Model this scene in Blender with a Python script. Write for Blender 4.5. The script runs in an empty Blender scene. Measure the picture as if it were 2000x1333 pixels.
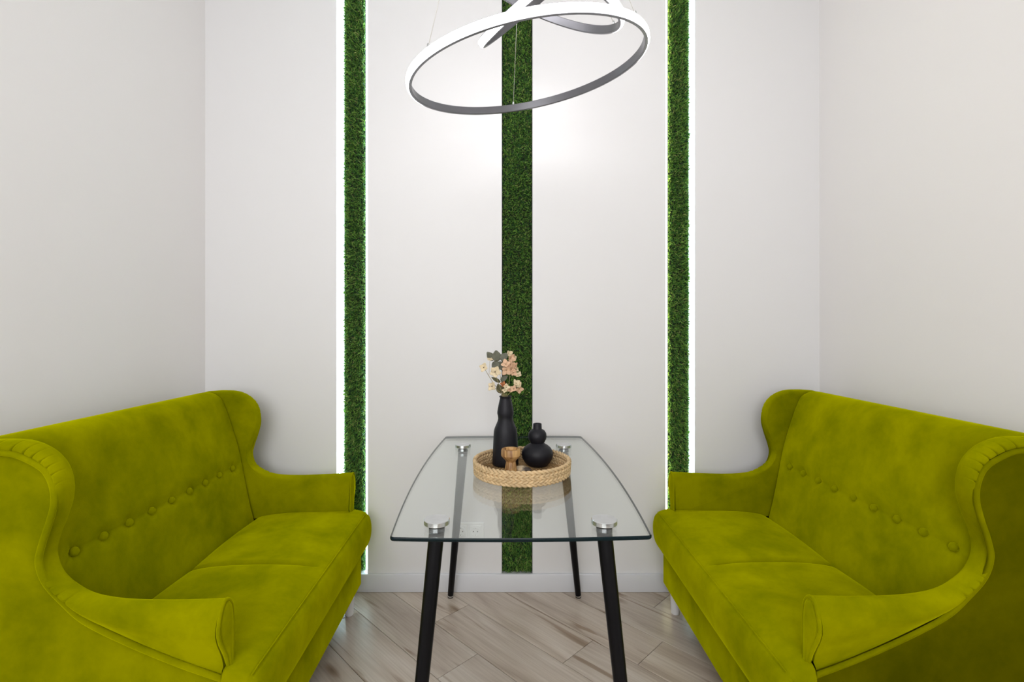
import bpy, bmesh, math, random
import numpy as np
from mathutils import Vector, Matrix

random.seed(7)
rng = np.random.default_rng(7)
scene = bpy.context.scene
C = scene.collection

# ------------------------------------------------------------------ camera, light, exposure
F_PX, CAM_H, HORIZON = 950.0, 1.25, 645.0
cam_data = bpy.data.cameras.new('camera')
cam_data.sensor_width = 36.0
cam_data.lens = F_PX / 2000.0 * 36.0
cam_data.shift_y = -(666.5 - HORIZON) / 2000.0
cam_data.clip_start = 0.02
cam = bpy.data.objects.new('camera', cam_data)
cam.location = (0, 0, CAM_H)
cam.rotation_euler = (math.radians(90), 0, 0)
C.objects.link(cam)
scene.camera = cam

world = bpy.data.worlds.new('world')
scene.world = world
world.use_nodes = True
world.node_tree.nodes['Background'].inputs[0].default_value = (0.85, 0.92, 1.0, 1)
world.node_tree.nodes['Background'].inputs[1].default_value = 1.0

WIN_X0, WIN_X1, WIN_Z0, WIN_Z1, WIN_Y = -1.42, 0.55, 1.00, 2.85, -1.75  # unseen window, placed and sized to shape light on sofas and walls
ld = bpy.data.lights.new('unseen_window_light', 'AREA')  # area lamp inside the added window, standing in for daylight
ld.shape = 'RECTANGLE'
ld.size, ld.size_y = WIN_X1 - WIN_X0, WIN_Z1 - WIN_Z0
ld.energy = 54
ld.color = (1.0, 0.985, 0.97)
lo = bpy.data.objects.new('unseen_window_light', ld)
lo.location = ((WIN_X0 + WIN_X1) / 2, WIN_Y + 0.03, (WIN_Z0 + WIN_Z1) / 2)
lo.rotation_euler = (math.radians(90), 0, 0)      # faces +Y, into the room
C.objects.link(lo)

RING_EMIT = 13.0
SLOT_EMIT = 12.0

scene.view_settings.view_transform = 'Standard'
scene.view_settings.look = 'None'
scene.view_settings.gamma = 1.0
scene.view_settings.exposure = 0.0
scene.view_settings.use_curve_mapping = False


def at(px, py, depth):
    """a photo pixel at a known depth -> a point in the room"""
    return Vector(((px - 1000) * depth / F_PX, depth, CAM_H - (py - HORIZON) * depth / F_PX))


# ------------------------------------------------------------------ materials
def new_mat(name):
    m = bpy.data.materials.new(name)
    m.use_nodes = True
    nt = m.node_tree
    return m, nt, nt.nodes['Principled BSDF']


def pmat(name, col, rough=0.5, metal=0.0, noise=0.0, nscale=20.0, bump=0.0, bscale=80.0, **kw):
    m, nt, b = new_mat(name)
    b.inputs['Base Color'].default_value = (*col, 1)
    b.inputs['Roughness'].default_value = rough
    b.inputs['Metallic'].default_value = metal
    for k, v in kw.items():
        b.inputs[k.replace('_', ' ')].default_value = v
    tc = nt.nodes.new('ShaderNodeTexCoord')
    if noise:
        n = nt.nodes.new('ShaderNodeTexNoise')
        n.inputs['Scale'].default_value = nscale
        n.inputs['Detail'].default_value = 4
        nt.links.new(tc.outputs['Object'], n.inputs['Vector'])
        r = nt.nodes.new('ShaderNodeValToRGB')
        r.color_ramp.elements[0].position = 0.3
        r.color_ramp.elements[1].position = 0.7
        r.color_ramp.elements[0].color = (*[c * (1 - noise) for c in col], 1)
        r.color_ramp.elements[1].color = (*[min(1, c * (1 + noise)) for c in col], 1)
        nt.links.new(n.outputs['Fac'], r.inputs['Fac'])
        nt.links.new(r.outputs['Color'], b.inputs['Base Color'])
    if bump:
        n2 = nt.nodes.new('ShaderNodeTexNoise')
        n2.inputs['Scale'].default_value = bscale
        nt.links.new(tc.outputs['Object'], n2.inputs['Vector'])
        bp = nt.nodes.new('ShaderNodeBump')
        bp.inputs['Strength'].default_value = bump
        bp.inputs['Distance'].default_value = 0.002
        nt.links.new(n2.outputs['Fac'], bp.inputs['Height'])
        nt.links.new(bp.outputs['Normal'], b.inputs['Normal'])
    return m


def emit_mat(name, col, strength):
    m, nt, b = new_mat(name)
    b.inputs['Base Color'].default_value = (0.8, 0.8, 0.8, 1)
    b.inputs['Emission Color'].default_value = (*col, 1)
    b.inputs['Emission Strength'].default_value = strength
    return m


def velvet():
    m, nt, b = new_mat('green_velvet')
    L = nt.links
    tc = nt.nodes.new('ShaderNodeTexCoord')
    n = nt.nodes.new('ShaderNodeTexNoise')          # brushed patches of nap
    n.inputs['Scale'].default_value = 5.5
    n.inputs['Detail'].default_value = 6
    n.inputs['Roughness'].default_value = 0.62
    n.inputs['Distortion'].default_value = 0.2
    L.new(tc.outputs['Object'], n.inputs['Vector'])
    r = nt.nodes.new('ShaderNodeValToRGB')
    r.color_ramp.elements[0].position = 0.32
    r.color_ramp.elements[1].position = 0.66
    r.color_ramp.elements[0].color = (0.172, 0.184, 0.0003, 1)
    r.color_ramp.elements[1].color = (0.310, 0.304, 0.0004, 1)
    L.new(n.outputs['Fac'], r.inputs['Fac'])
    df = nt.nodes.new('ShaderNodeBsdfDiffuse'); df.inputs['Roughness'].default_value = 0.6
    L.new(r.outputs['Color'], df.inputs['Color'])
    sh = nt.nodes.new('ShaderNodeBsdfSheen'); sh.inputs['Color'].default_value = (0.34, 0.34, 0.001, 1)
    sh.inputs['Roughness'].default_value = 0.32
    av = nt.nodes.new('ShaderNodeAddShader')
    L.new(df.outputs[0], av.inputs[0]); L.new(sh.outputs[0], av.inputs[1])
    nt.nodes.remove(b); L.new(av.outputs[0], nt.nodes['Material Output'].inputs['Surface'])
    f = nt.nodes.new('ShaderNodeTexNoise')
    f.inputs['Scale'].default_value = 420
    L.new(tc.outputs['Object'], f.inputs['Vector'])
    bp = nt.nodes.new('ShaderNodeBump')
    bp.inputs['Strength'].default_value = 0.25
    bp.inputs['Distance'].default_value = 0.0012
    L.new(f.outputs['Fac'], bp.inputs['Height'])
    # pile lean 'nap' tilts shading normals, tuned per piece to darken or brighten it
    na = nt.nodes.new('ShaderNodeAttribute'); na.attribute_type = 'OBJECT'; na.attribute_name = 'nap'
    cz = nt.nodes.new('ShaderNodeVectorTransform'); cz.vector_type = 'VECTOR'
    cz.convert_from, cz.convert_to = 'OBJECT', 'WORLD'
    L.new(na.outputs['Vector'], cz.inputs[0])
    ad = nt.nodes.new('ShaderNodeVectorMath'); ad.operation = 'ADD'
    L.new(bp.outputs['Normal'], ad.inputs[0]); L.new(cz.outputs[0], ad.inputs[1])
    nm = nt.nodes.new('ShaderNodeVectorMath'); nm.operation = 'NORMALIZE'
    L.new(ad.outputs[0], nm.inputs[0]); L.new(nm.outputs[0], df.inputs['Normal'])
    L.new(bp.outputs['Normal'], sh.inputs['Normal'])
    return m


def laminate():
    m, nt, b = new_mat('greige_oak_laminate')
    L, N = nt.links, nt.nodes
    tc = N.new('ShaderNodeTexCoord')
    oi = N.new('ShaderNodeObjectInfo')
    mul = N.new('ShaderNodeVectorMath'); mul.operation = 'SCALE'
    comb = N.new('ShaderNodeCombineXYZ')
    L.new(oi.outputs['Random'], comb.inputs[0]); L.new(oi.outputs['Random'], comb.inputs[1])
    L.new(comb.outputs[0], mul.inputs[0]); mul.inputs['Scale'].default_value = 37.0
    add = N.new('ShaderNodeVectorMath'); add.operation = 'ADD'
    L.new(tc.outputs['Object'], add.inputs[0]); L.new(mul.outputs[0], add.inputs[1])

    def stretched(sx, sy, scale, detail, dist=0.0, rough=0.5):
        mp = N.new('ShaderNodeMapping')
        mp.inputs['Scale'].default_value = (sx, sy, 1)
        L.new(add.outputs[0], mp.inputs['Vector'])
        n = N.new('ShaderNodeTexNoise')
        n.inputs['Scale'].default_value = scale
        n.inputs['Detail'].default_value = detail
        n.inputs['Distortion'].default_value = dist
        n.inputs['Roughness'].default_value = rough
        L.new(mp.outputs[0], n.inputs['Vector'])
        return n.outputs['Fac']

    def ramp(src, stops):
        r = N.new('ShaderNodeValToRGB')
        e = r.color_ramp.elements
        e[0].position, e[0].color = stops[0][0], (*stops[0][1], 1)
        e[1].position, e[1].color = stops[-1][0], (*stops[-1][1], 1)
        for p, c in stops[1:-1]:
            x = e.new(p); x.color = (*c, 1)
        L.new(src, r.inputs['Fac'])
        return r.outputs['Color']

    def mixm(a, bb, fac=1.0):
        x = N.new('ShaderNodeMix'); x.data_type = 'RGBA'; x.blend_type = 'MULTIPLY'
        x.inputs[0].default_value = fac
        L.new(a, x.inputs[6]); L.new(bb, x.inputs[7])
        return x.outputs[2]

    base = ramp(stretched(1.3, 9, 1.6, 5, 0.8), [(0.28, (0.42, 0.345, 0.285)), (0.5, (0.55, 0.475, 0.405)), (0.72, (0.63, 0.565, 0.50))])
    grain = ramp(stretched(3, 110, 1.2, 4, 0.2), [(0.3, (0.84, 0.82, 0.80)), (0.6, (1, 1, 1))])
    streak = ramp(stretched(1.0, 13, 1.1, 3, 1.6), [(0.30, (0.60, 0.52, 0.45)), (0.385, (1, 1, 1))])
    vm = N.new('ShaderNodeMapping'); vm.inputs['Scale'].default_value = (2.0, 6.5, 1)
    L.new(add.outputs[0], vm.inputs['Vector'])
    v = N.new('ShaderNodeTexVoronoi'); v.inputs['Scale'].default_value = 1.15
    L.new(vm.outputs[0], v.inputs['Vector'])
    knot = ramp(v.outputs['Distance'], [(0.02, (0.32, 0.25, 0.20)), (0.085, (0.62, 0.55, 0.48)), (0.17, (1, 1, 1))])
    tone = ramp(oi.outputs['Random'], [(0.0, (0.90, 0.90, 0.91)), (1.0, (1.04, 1.02, 1.0))])
    col = mixm(mixm(mixm(mixm(base, grain), streak), knot), tone)
    L.new(col, b.inputs['Base Color'])
    b.inputs['Roughness'].default_value = 0.33
    bp = N.new('ShaderNodeBump'); bp.inputs['Strength'].default_value = 0.12; bp.inputs['Distance'].default_value = 0.001
    L.new(grain, bp.inputs['Height']); L.new(bp.outputs['Normal'], b.inputs['Normal'])
    return m


def thin_glass(name, tint, ior=1.5):
    m, nt, b = new_mat(name)
    N, L = nt.nodes, nt.links
    N.remove(b)
    fr = N.new('ShaderNodeFresnel'); fr.inputs['IOR'].default_value = ior
    tr = N.new('ShaderNodeBsdfTransparent'); tr.inputs['Color'].default_value = (*tint, 1)
    gl = N.new('ShaderNodeBsdfGlossy'); gl.inputs['Roughness'].default_value = 0.0
    gl.inputs['Color'].default_value = (0.97, 1.0, 0.99, 1)
    mx = N.new('ShaderNodeMixShader')
    geo = N.new('ShaderNodeNewGeometry')
    # the slab is modelled with both faces; on the way out use the outside index as well
    ior_mix = N.new('ShaderNodeMix'); ior_mix.data_type = 'FLOAT'
    ior_mix.inputs[2].default_value = ior; ior_mix.inputs[3].default_value = 1.0 / ior
    L.new(geo.outputs['Backfacing'], ior_mix.inputs[0])
    inv = N.new('ShaderNodeMath'); inv.operation = 'ADD'; inv.inputs[1].default_value = 0.0
    L.new(ior_mix.outputs[0], inv.inputs[0])
    # Fresnel node inverts the index itself on back faces; feeding 1/ior keeps R the same both ways
    L.new(inv.outputs[0], fr.inputs['IOR'])
    L.new(fr.outputs[0], mx.inputs[0]); L.new(tr.outputs[0], mx.inputs[1]); L.new(gl.outputs[0], mx.inputs[2])
    L.new(mx.outputs[0], N['Material Output'].inputs['Surface'])
    return m


def attr_mat(name, rough=0.6, trans=0.0):
    """colour comes from a per-blade attribute"""
    m, nt, b = new_mat(name)
    a = nt.nodes.new('ShaderNodeAttribute'); a.attribute_name = 'tint'
    nt.links.new(a.outputs['Color'], b.inputs['Base Color'])
    b.inputs['Roughness'].default_value = rough
    if trans:
        t = nt.nodes.new('ShaderNodeBsdfTranslucent')
        nt.links.new(a.outputs['Color'], t.inputs['Color'])
        mx = nt.nodes.new('ShaderNodeMixShader'); mx.inputs[0].default_value = trans
        nt.links.new(b.outputs[0], mx.inputs[1]); nt.links.new(t.outputs[0], mx.inputs[2])
        nt.links.new(mx.outputs[0], nt.nodes['Material Output'].inputs['Surface'])
    return m


def wood_mat():
    m, nt, b = new_mat('acacia_wood')
    tc = nt.nodes.new('ShaderNodeTexCoord')
    mp = nt.nodes.new('ShaderNodeMapping'); mp.inputs['Scale'].default_value = (30, 30, 5)
    n = nt.nodes.new('ShaderNodeTexNoise'); n.inputs['Scale'].default_value = 1.6; n.inputs['Detail'].default_value = 4
    n.inputs['Distortion'].default_value = 1.4
    nt.links.new(tc.outputs['Object'], mp.inputs[0]); nt.links.new(mp.outputs[0], n.inputs['Vector'])
    r = nt.nodes.new('ShaderNodeValToRGB')
    r.color_ramp.elements[0].position = 0.34; r.color_ramp.elements[0].color = (0.22, 0.10, 0.035, 1)
    r.color_ramp.elements[1].position = 0.64; r.color_ramp.elements[1].color = (0.60, 0.36, 0.14, 1)
    nt.links.new(n.outputs['Fac'], r.inputs['Fac']); nt.links.new(r.outputs[0], b.inputs['Base Color'])
    b.inputs['Roughness'].default_value = 0.45
    return m


M = dict(
    wall=pmat('white_wall_paint', (0.845, 0.825, 0.822), 0.55, bump=0.05, bscale=260),
    panel=pmat('white_satin_panel', (0.775, 0.77, 0.78), 0.46, bump=0.03, bscale=200),
    ceiling=pmat('white_ceiling_paint', (0.89, 0.89, 0.89), 0.8, bump=0.04, bscale=200),
    trim=pmat('white_gloss_trim', (0.70, 0.71, 0.75), 0.35, bump=0.02),
    under=pmat('dark_subfloor', (0.10, 0.08, 0.065), 0.9, noise=0.2),
    plank=laminate(),
    velvet=velvet(),
    white_leg=pmat('white_lacquer', (0.78, 0.78, 0.78), 0.3, noise=0.03),
    black_leg=pmat('black_powder_coat', (0.004, 0.004, 0.005), 0.28, noise=0.1, Specular_IOR_Level=0.15),
    steel=pmat('brushed_steel', (0.66, 0.68, 0.69), 0.2, 1.0, noise=0.06, nscale=60),
    rubber=pmat('black_rubber', (0.012, 0.012, 0.012), 0.6, noise=0.1),
    glass=thin_glass('table_glass', (0.972, 0.986, 0.980)),
    pane=thin_glass('window_glass', (0.98, 0.99, 0.985)),
    edge=pmat('polished_glass_edge', (0.002, 0.011, 0.014), 0.25, noise=0.2, nscale=8, Specular_IOR_Level=0.2),
    ceramic=pmat('matte_black_ceramic', (0.008, 0.008, 0.012), 0.5, noise=0.12, nscale=40, bump=0.08, bscale=300, Specular_IOR_Level=0.3),
    wood=wood_mat(),
    seagrass=pmat('seagrass_braid', (0.60, 0.43, 0.235), 0.7, noise=0.22, nscale=45, bump=0.25, bscale=300),
    seagrass_dark=pmat('seagrass_floor', (0.38, 0.235, 0.10), 0.8, noise=0.40, nscale=60, bump=0.5, bscale=240),
    turf=attr_mat('turf_blade', 0.55, 0.25),
    turf_back=pmat('turf_backing', (0.010, 0.022, 0.008), 0.9, noise=0.3),
    slot_trim=pmat('dark_slot_trim', (0.05, 0.055, 0.045), 0.5, noise=0.1),
    led_cool=emit_mat('led_diffuser_cool', (0.68, 0.93, 1.0), SLOT_EMIT),
    led_warm=emit_mat('led_diffuser_warm', (1.0, 0.93, 0.55), SLOT_EMIT),
    ring_led=emit_mat('ring_diffuser', (1.0, 0.985, 1.0), RING_EMIT),
    ring_metal=pmat('graphite_aluminium', (0.16, 0.16, 0.175), 0.34, 0.55, noise=0.05),
    cable=pmat('steel_cable', (0.62, 0.60, 0.55), 0.4, 0.6, noise=0.05),
    plastic=pmat('white_plastic', (0.82, 0.83, 0.84), 0.35, noise=0.01),
    hole=pmat('socket_contact', (0.06, 0.06, 0.06), 0.5, noise=0.1),
    stem=pmat('dried_stem', (0.36, 0.30, 0.14), 0.7, noise=0.25, nscale=60),
    euca=pmat('eucalyptus_leaf', (0.125, 0.130, 0.095), 0.65, noise=0.28, nscale=45),
    euca_dark=pmat('eucalyptus_leaf_olive', (0.10, 0.095, 0.045), 0.65, noise=0.28, nscale=45),
    cream=pmat('cream_petal', (0.72, 0.60, 0.40), 0.7, noise=0.16, nscale=70),
    blush=pmat('blush_petal', (0.70, 0.46, 0.30), 0.7, noise=0.20, nscale=70),
    rust=pmat('rust_petal', (0.38, 0.13, 0.04), 0.7, noise=0.2, nscale=70),
    flower_eye=pmat('flower_centre', (0.045, 0.012, 0.01), 0.7, noise=0.2),
    stone=None,
)


def stone_mat():
    m, nt, b = new_mat('banded_pebble')
    tc = nt.nodes.new('ShaderNodeTexCoord')
    n = nt.nodes.new('ShaderNodeTexNoise'); n.inputs['Scale'].default_value = 45; n.inputs['Detail'].default_value = 5
    nt.links.new(tc.outputs['Object'], n.inputs['Vector'])
    sx = nt.nodes.new('ShaderNodeSeparateXYZ'); nt.links.new(tc.outputs['Object'], sx.inputs[0])
    mr = nt.nodes.new('ShaderNodeMath'); mr.operation = 'MULTIPLY_ADD'
    mr.inputs[1].default_value = 22.0
    nt.links.new(sx.outputs[0], mr.inputs[0]); nt.links.new(n.outputs['Fac'], mr.inputs[2])
    r = nt.nodes.new('ShaderNodeValToRGB')
    r.color_ramp.elements[0].position = 0.45; r.color_ramp.elements[0].color = (0.66, 0.52, 0.34, 1)
    r.color_ramp.elements[1].position = 0.80; r.color_ramp.elements[1].color = (0.06, 0.045, 0.035, 1)
    nt.links.new(mr.outputs[0], r.inputs['Fac']); nt.links.new(r.outputs[0], b.inputs['Base Color'])
    b.inputs['Roughness'].default_value = 0.4
    return m


M['stone'] = stone_mat()


# ------------------------------------------------------------------ helpers
def mesh_obj(name, verts, faces, mat, parent=None, smooth=False, loc=(0, 0, 0), rot=(0, 0, 0)):
    me = bpy.data.meshes.new(name)
    me.from_pydata([tuple(v) for v in verts], [], faces)
    me.update()
    if smooth:
        for p in me.polygons:
            p.use_smooth = True
    me.materials.append(mat)
    o = bpy.data.objects.new(name, me)
    o.location, o.rotation_euler = loc, rot
    if parent:
        o.parent = parent
    C.objects.link(o)
    return o


def bm_obj(name, bm, mat, parent=None, smooth=False, loc=(0, 0, 0), rot=(0, 0, 0)):
    me = bpy.data.meshes.new(name)
    bmesh.ops.recalc_face_normals(bm, faces=bm.faces)
    bm.to_mesh(me); bm.free()
    if smooth:
        for p in me.polygons:
            p.use_smooth = True
    me.materials.append(mat)
    o = bpy.data.objects.new(name, me)
    o.location, o.rotation_euler = loc, rot
    if parent:
        o.parent = parent
    C.objects.link(o)
    return o


def auto_smooth(o, deg=40):
    me = o.data
    for p in me.polygons:
        p.use_smooth = True
    bm = bmesh.new(); bm.from_mesh(me)
    for e in bm.edges:
        if len(e.link_faces) == 2 and e.calc_face_angle(0) > math.radians(deg):
            e.smooth = False
    bm.to_mesh(me); bm.free()
    return o


def box_bm(x0, x1, y0, y1, z0, z1, bevel=0.0, seg=2):
    bm = bmesh.new()
    vs = [bm.verts.new(p) for p in ((x0, y0, z0), (x1, y0, z0), (x1, y1, z0), (x0, y1, z0), (x0, y0, z1), (x1, y0, z1), (x1, y1, z1), (x0, y1, z1))]
    for f in ((0, 3, 2, 1), (4, 5, 6, 7), (0, 1, 5, 4), (1, 2, 6, 5), (2, 3, 7, 6), (3, 0, 4, 7)):
        bm.faces.new([vs[i] for i in f])
    if bevel:
        bmesh.ops.bevel(bm, geom=bm.edges[:], offset=bevel, segments=seg, affect='EDGES', profile=0.5)
    return bm


def box(name, x0, x1, y0, y1, z0, z1, mat, parent=None, bevel=0.0):
    o = bm_obj(name, box_bm(x0, x1, y0, y1, z0, z1, bevel), mat, parent)
    if bevel:
        auto_smooth(o, 50)
    return o


def empty(name, loc=(0, 0, 0), rz=0.0):
    o = bpy.data.objects.new(name, None)
    o.empty_display_size = 0.1
    o.location = loc
    o.rotation_euler = (0, 0, rz)
    C.objects.link(o)
    return o


def tag(o, label=None, cat=None, group=None, kind=None):
    if label: o['label'] = label
    if cat: o['category'] = cat
    if group: o['group'] = group
    if kind: o['kind'] = kind
    return o


def lathe(name, prof, mat, parent=None, seg=48, loc=(0, 0, 0), sharp=40, rot=(0, 0, 0)):
    """prof: (radius, z) from the bottom centre round to the top (open profile closes on the axis)"""
    verts, faces, rings = [], [], []
    for r, z in prof:
        if r < 1e-6:
            rings.append([len(verts)]); verts.append((0, 0, z))
        else:
            rings.append(list(range(len(verts), len(verts) + seg)))
            verts += [(r * math.cos(2 * math.pi * k / seg), r * math.sin(2 * math.pi * k / seg), z) for k in range(seg)]
    for a, b in zip(rings, rings[1:]):
        for k in range(seg):
            k2 = (k + 1) % seg
            if len(a) == 1 and len(b) == 1: continue
            if len(a) == 1: faces.append((a[0], b[k2], b[k]))
            elif len(b) == 1: faces.append((a[k], a[k2], b[0]))
            else: faces.append((a[k], a[k2], b[k2], b[k]))
    o = mesh_obj(name, verts, faces, mat, parent, True, loc, rot)
    return auto_smooth(o, sharp)


def tube_geo(path, rad, seg=8, closed=False, cap=True, verts=None, faces=None):
    """append a tube along path to verts/faces; rad is a number or a list"""
    if verts is None: verts, faces = [], []
    P = [Vector(p) for p in path]
    n = len(P)
    R = [rad] * n if not hasattr(rad, '__len__') else rad
    T = []
    for i in range(n):
        a = P[(i - 1) % n] if closed or i > 0 else P[i]
        b = P[(i + 1) % n] if closed or i < n - 1 else P[i]
        T.append((b - a).normalized())
    up = Vector((0, 0, 1)) if abs(T[0].z) < 0.9 else Vector((1, 0, 0))
    nrm = (up - T[0] * up.dot(T[0])).normalized()
    base = len(verts)
    for i in range(n):
        nrm = (nrm - T[i] * nrm.dot(T[i])).normalized()
        bn = T[i].cross(nrm)
        for k in range(seg):
            t = 2 * math.pi * k / seg
            verts.append(tuple(P[i] + (nrm * math.cos(t) + bn * math.sin(t)) * R[i]))
    for i in range(n if closed else n - 1):
        j = (i + 1) % n
        for k in range(seg):
            k2 = (k + 1) % seg
            faces.append((base + i * seg + k, base + i * seg + k2, base + j * seg + k2, base + j * seg + k))
    if cap and not closed:
        faces.append(tuple(base + k for k in reversed(range(seg))))
        faces.append(tuple(base + (n - 1) * seg + k for k in range(seg)))
    return verts, faces


def tube(name, path, rad, mat, parent=None, seg=8, closed=False):
    v, f = tube_geo(path, rad, seg, closed)
    return mesh_obj(name, v, f, mat, parent, True)


def catmull(pts, per=8):
    """smooth curve through n-dimensional points"""
    P = [np.array(p, float) for p in pts]
    P = [2 * P[0] - P[1]] + P + [2 * P[-1] - P[-2]]
    out = []
    for i in range(1, len(P) - 2):
        for k in range(per):
            t = k / per
            a, b, c, d = P[i - 1], P[i], P[i + 1], P[i + 2]
            out.append(0.5 * (2 * b + (c - a) * t + (2 * a - 5 * b + 4 * c - d) * t * t + (3 * b - a - 3 * c + d) * t ** 3))
    out.append(P[-2])
    return np.array(out)


def copy_tree(o, parent=None):
    c = o.copy()
    C.objects.link(c)
    c.parent = parent
    for ch in o.children:
        copy_tree(ch, c)
    return c


# ------------------------------------------------------------------ the room
WL, WR, WB, WF, CEIL = -1.470, 1.474, 2.330, -1.80, 3.05      # inner faces
SLOT_D = 0.045

floor = box('floor', WL - 0.1, WR + 0.1, WF - 0.1, WB + 0.15, -0.12, -0.009, M['under'])
tag(floor, 'greige oak laminate floor laid diagonally', kind='structure')

# planks at 45 degrees: u runs along a plank, s across it
PW, PL = 0.191, 1.285
def clip(poly, nx, ny, d):
    out = []
    for i in range(len(poly)):
        a, b = poly[i], poly[(i + 1) % len(poly)]
        da, db = a[0] * nx + a[1] * ny - d, b[0] * nx + b[1] * ny - d
        if da <= 0: out.append(a)
        if da * db < 0:
            t = da / (da - db)
            out.append((a[0] + (b[0] - a[0]) * t, a[1] + (b[1] - a[1]) * t))
    return out

R2 = math.sqrt(0.5)
known = {0: -0.952, -1: -1.155, -3: -1.421}          # joints read from the photo, by strip
for k in range(-26, 14):
    s0 = 1.616 + PW * k
    u_off = known.get(k, -1.4 + ((k * 0.618) % 1.0) * PL)
    for j in range(-4, 5):
        u0 = u_off + PL * j
        g = 0.0011
        quad = [(u0 + g, s0 + g), (u0 + PL - g, s0 + g), (u0 + PL - g, s0 + PW - g), (u0 + g, s0 + PW - g)]
        w = [((u + s) * R2, (s - u) * R2) for u, s in quad]
        for c in ((1, 0, WR - 0.004), (-1, 0, -(WL + 0.004)), (0, 1, WB - 0.004), (0, -1, -(WF + 0.004))):
            w = clip(w, *c)
            if len(w) < 3: break
        if len(w) < 3: continue
        ctr = ((u0 + PL / 2 + s0 + PW / 2) * R2, (s0 + PW / 2 - u0 - PL / 2) * R2)
        loc = [(((x - ctr[0]) - (y - ctr[1])) * R2, ((x - ctr[0]) + (y - ctr[1])) * R2) for x, y in w]
        area = 0.5 * abs(sum(loc[i][0] * loc[(i + 1) % len(loc)][1] - loc[(i + 1) % len(loc)][0] * loc[i][1] for i in range(len(loc))))
        if area < 0.0015: continue
        n = len(loc)
        cx = sum(p[0] for p in loc) / n; cy = sum(p[1] for p in loc) / n
        bev = 0.0022
        def inset(p):
            dx, dy = cx - p[0], cy - p[1]
            return (p[0] + math.copysign(min(bev, abs(dx)), dx), p[1] + math.copysign(min(bev, abs(dy)), dy))
        vs = [(p[0], p[1], -0.009) for p in loc] + [(p[0], p[1], -0.0007) for p in loc] + [(*inset(p), 0.0) for p in loc]
        fs = [tuple(range(2 * n, 3 * n))]
        for i in range(n):
            i2 = (i + 1) % n
            fs += [(i, i2, n + i2, n + i), (n + i, n + i2, 2 * n + i2, 2 * n + i)]
        o = mesh_obj('plank', vs, fs, M['plank'], floor, False, (ctr[0], ctr[1], 0), (0, 0, -math.pi / 4))
        bm = bmesh.new(); bm.from_mesh(o.data); bmesh.ops.recalc_face_normals(bm, faces=bm.faces)
        bm.to_mesh(o.data); bm.free()

tag(box('wall_left', WL - 0.1, WL, WF - 0.1, WB + 0.15, -0.01, CEIL, M['wall']), 'plain white side wall behind one green sofa', kind='structure')
tag(box('wall_right', WR, WR + 0.1, WF - 0.1, WB + 0.15, -0.01, CEIL, M['wall']), 'plain white side wall behind the other green sofa', kind='structure')
tag(box('ceiling', WL - 0.1, WR + 0.1, WF - 0.1, WB + 0.15, CEIL, CEIL + 0.1, M['ceiling']), 'plain white ceiling', kind='structure')

# back wall: a base slab, with four satin panels standing proud and three slots between them
wall_back = box('wall_back', WL, WR, WB + SLOT_D, WB + 0.15, -0.01, CEIL, M['panel'])
tag(wall_back, 'white feature wall with three vertical turf slots', kind='structure')
SLOTS = [(-0.841, -0.692), (-0.049, 0.098), (0.736, 0.876)]
edges = [WL] + [e for s in SLOTS for e in s] + [WR]
for i in range(0, len(edges), 2):
    box('wall_panel', edges[i], edges[i + 1], WB, WB + SLOT_D, 0.0, CEIL, M['panel'], wall_back)
BB_H, BB_T = 0.085, 0.015
for s in SLOTS:
    box('slot_sill', s[0], s[1], WB, WB + SLOT_D, 0.0, BB_H - 0.003, M['trim'], wall_back)

def baseboard(name, x0, x1, y0, y1, label):
    tag(box(name, x0, x1, y0, y1, 0, BB_H, M['trim'], bevel=0.003), label, kind='structure')
baseboard('baseboard_back', WL, WR, WB - BB_T, WB, 'white skirting board along the feature wall')
baseboard('baseboard_left', WL, WL + BB_T, WF, WB - BB_T, 'white skirting board along a side wall')
baseboard('baseboard_right', WR - BB_T, WR, WF, WB - BB_T, 'white skirting board along a side wall')

# wall behind the camera, with an unseen window added and shaped for its light
bm = bmesh.new()
for (x0, x1, z0, z1) in ((WL, WIN_X0, -0.01, CEIL), (WIN_X1, WR, -0.01, CEIL), (WIN_X0, WIN_X1, -0.01, WIN_Z0), (WIN_X0, WIN_X1, WIN_Z1, CEIL)):
    b2 = box_bm(x0, x1, WF - 0.1, WF, z0, z1)
    me = bpy.data.meshes.new('tmp'); b2.to_mesh(me); b2.free(); bm.from_mesh(me); bpy.data.meshes.remove(me)
tag(bm_obj('wall_front', bm, M['wall']), 'white wall with an opening for the added, unseen window', kind='structure')
win = empty('unseen_window_1', ((WIN_X0 + WIN_X1) / 2, WF - 0.05, WIN_Z0))
tag(win, 'unseen white framed window added for its light, facing the turf wall', kind='structure')
hw, hh = (WIN_X1 - WIN_X0) / 2, WIN_Z1 - WIN_Z0
for (x0, x1, z0, z1) in ((-hw, -hw + .06, 0, hh), (hw - .06, hw, 0, hh), (-.03, .03, 0, hh), (-hw + .06, hw - .06, 0, .06), (-hw + .06, hw - .06, hh - .06, hh)):
    box('unseen_window_frame', x0, x1, -0.03, 0.03, z0, z1, M['trim'], win)
for (x0, x1) in ((-hw + .06, -.03), (.03, hw - .06)):
    box('pane', x0, x1, -0.004, 0.004, .06, hh - .06, M['pane'], win)

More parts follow.
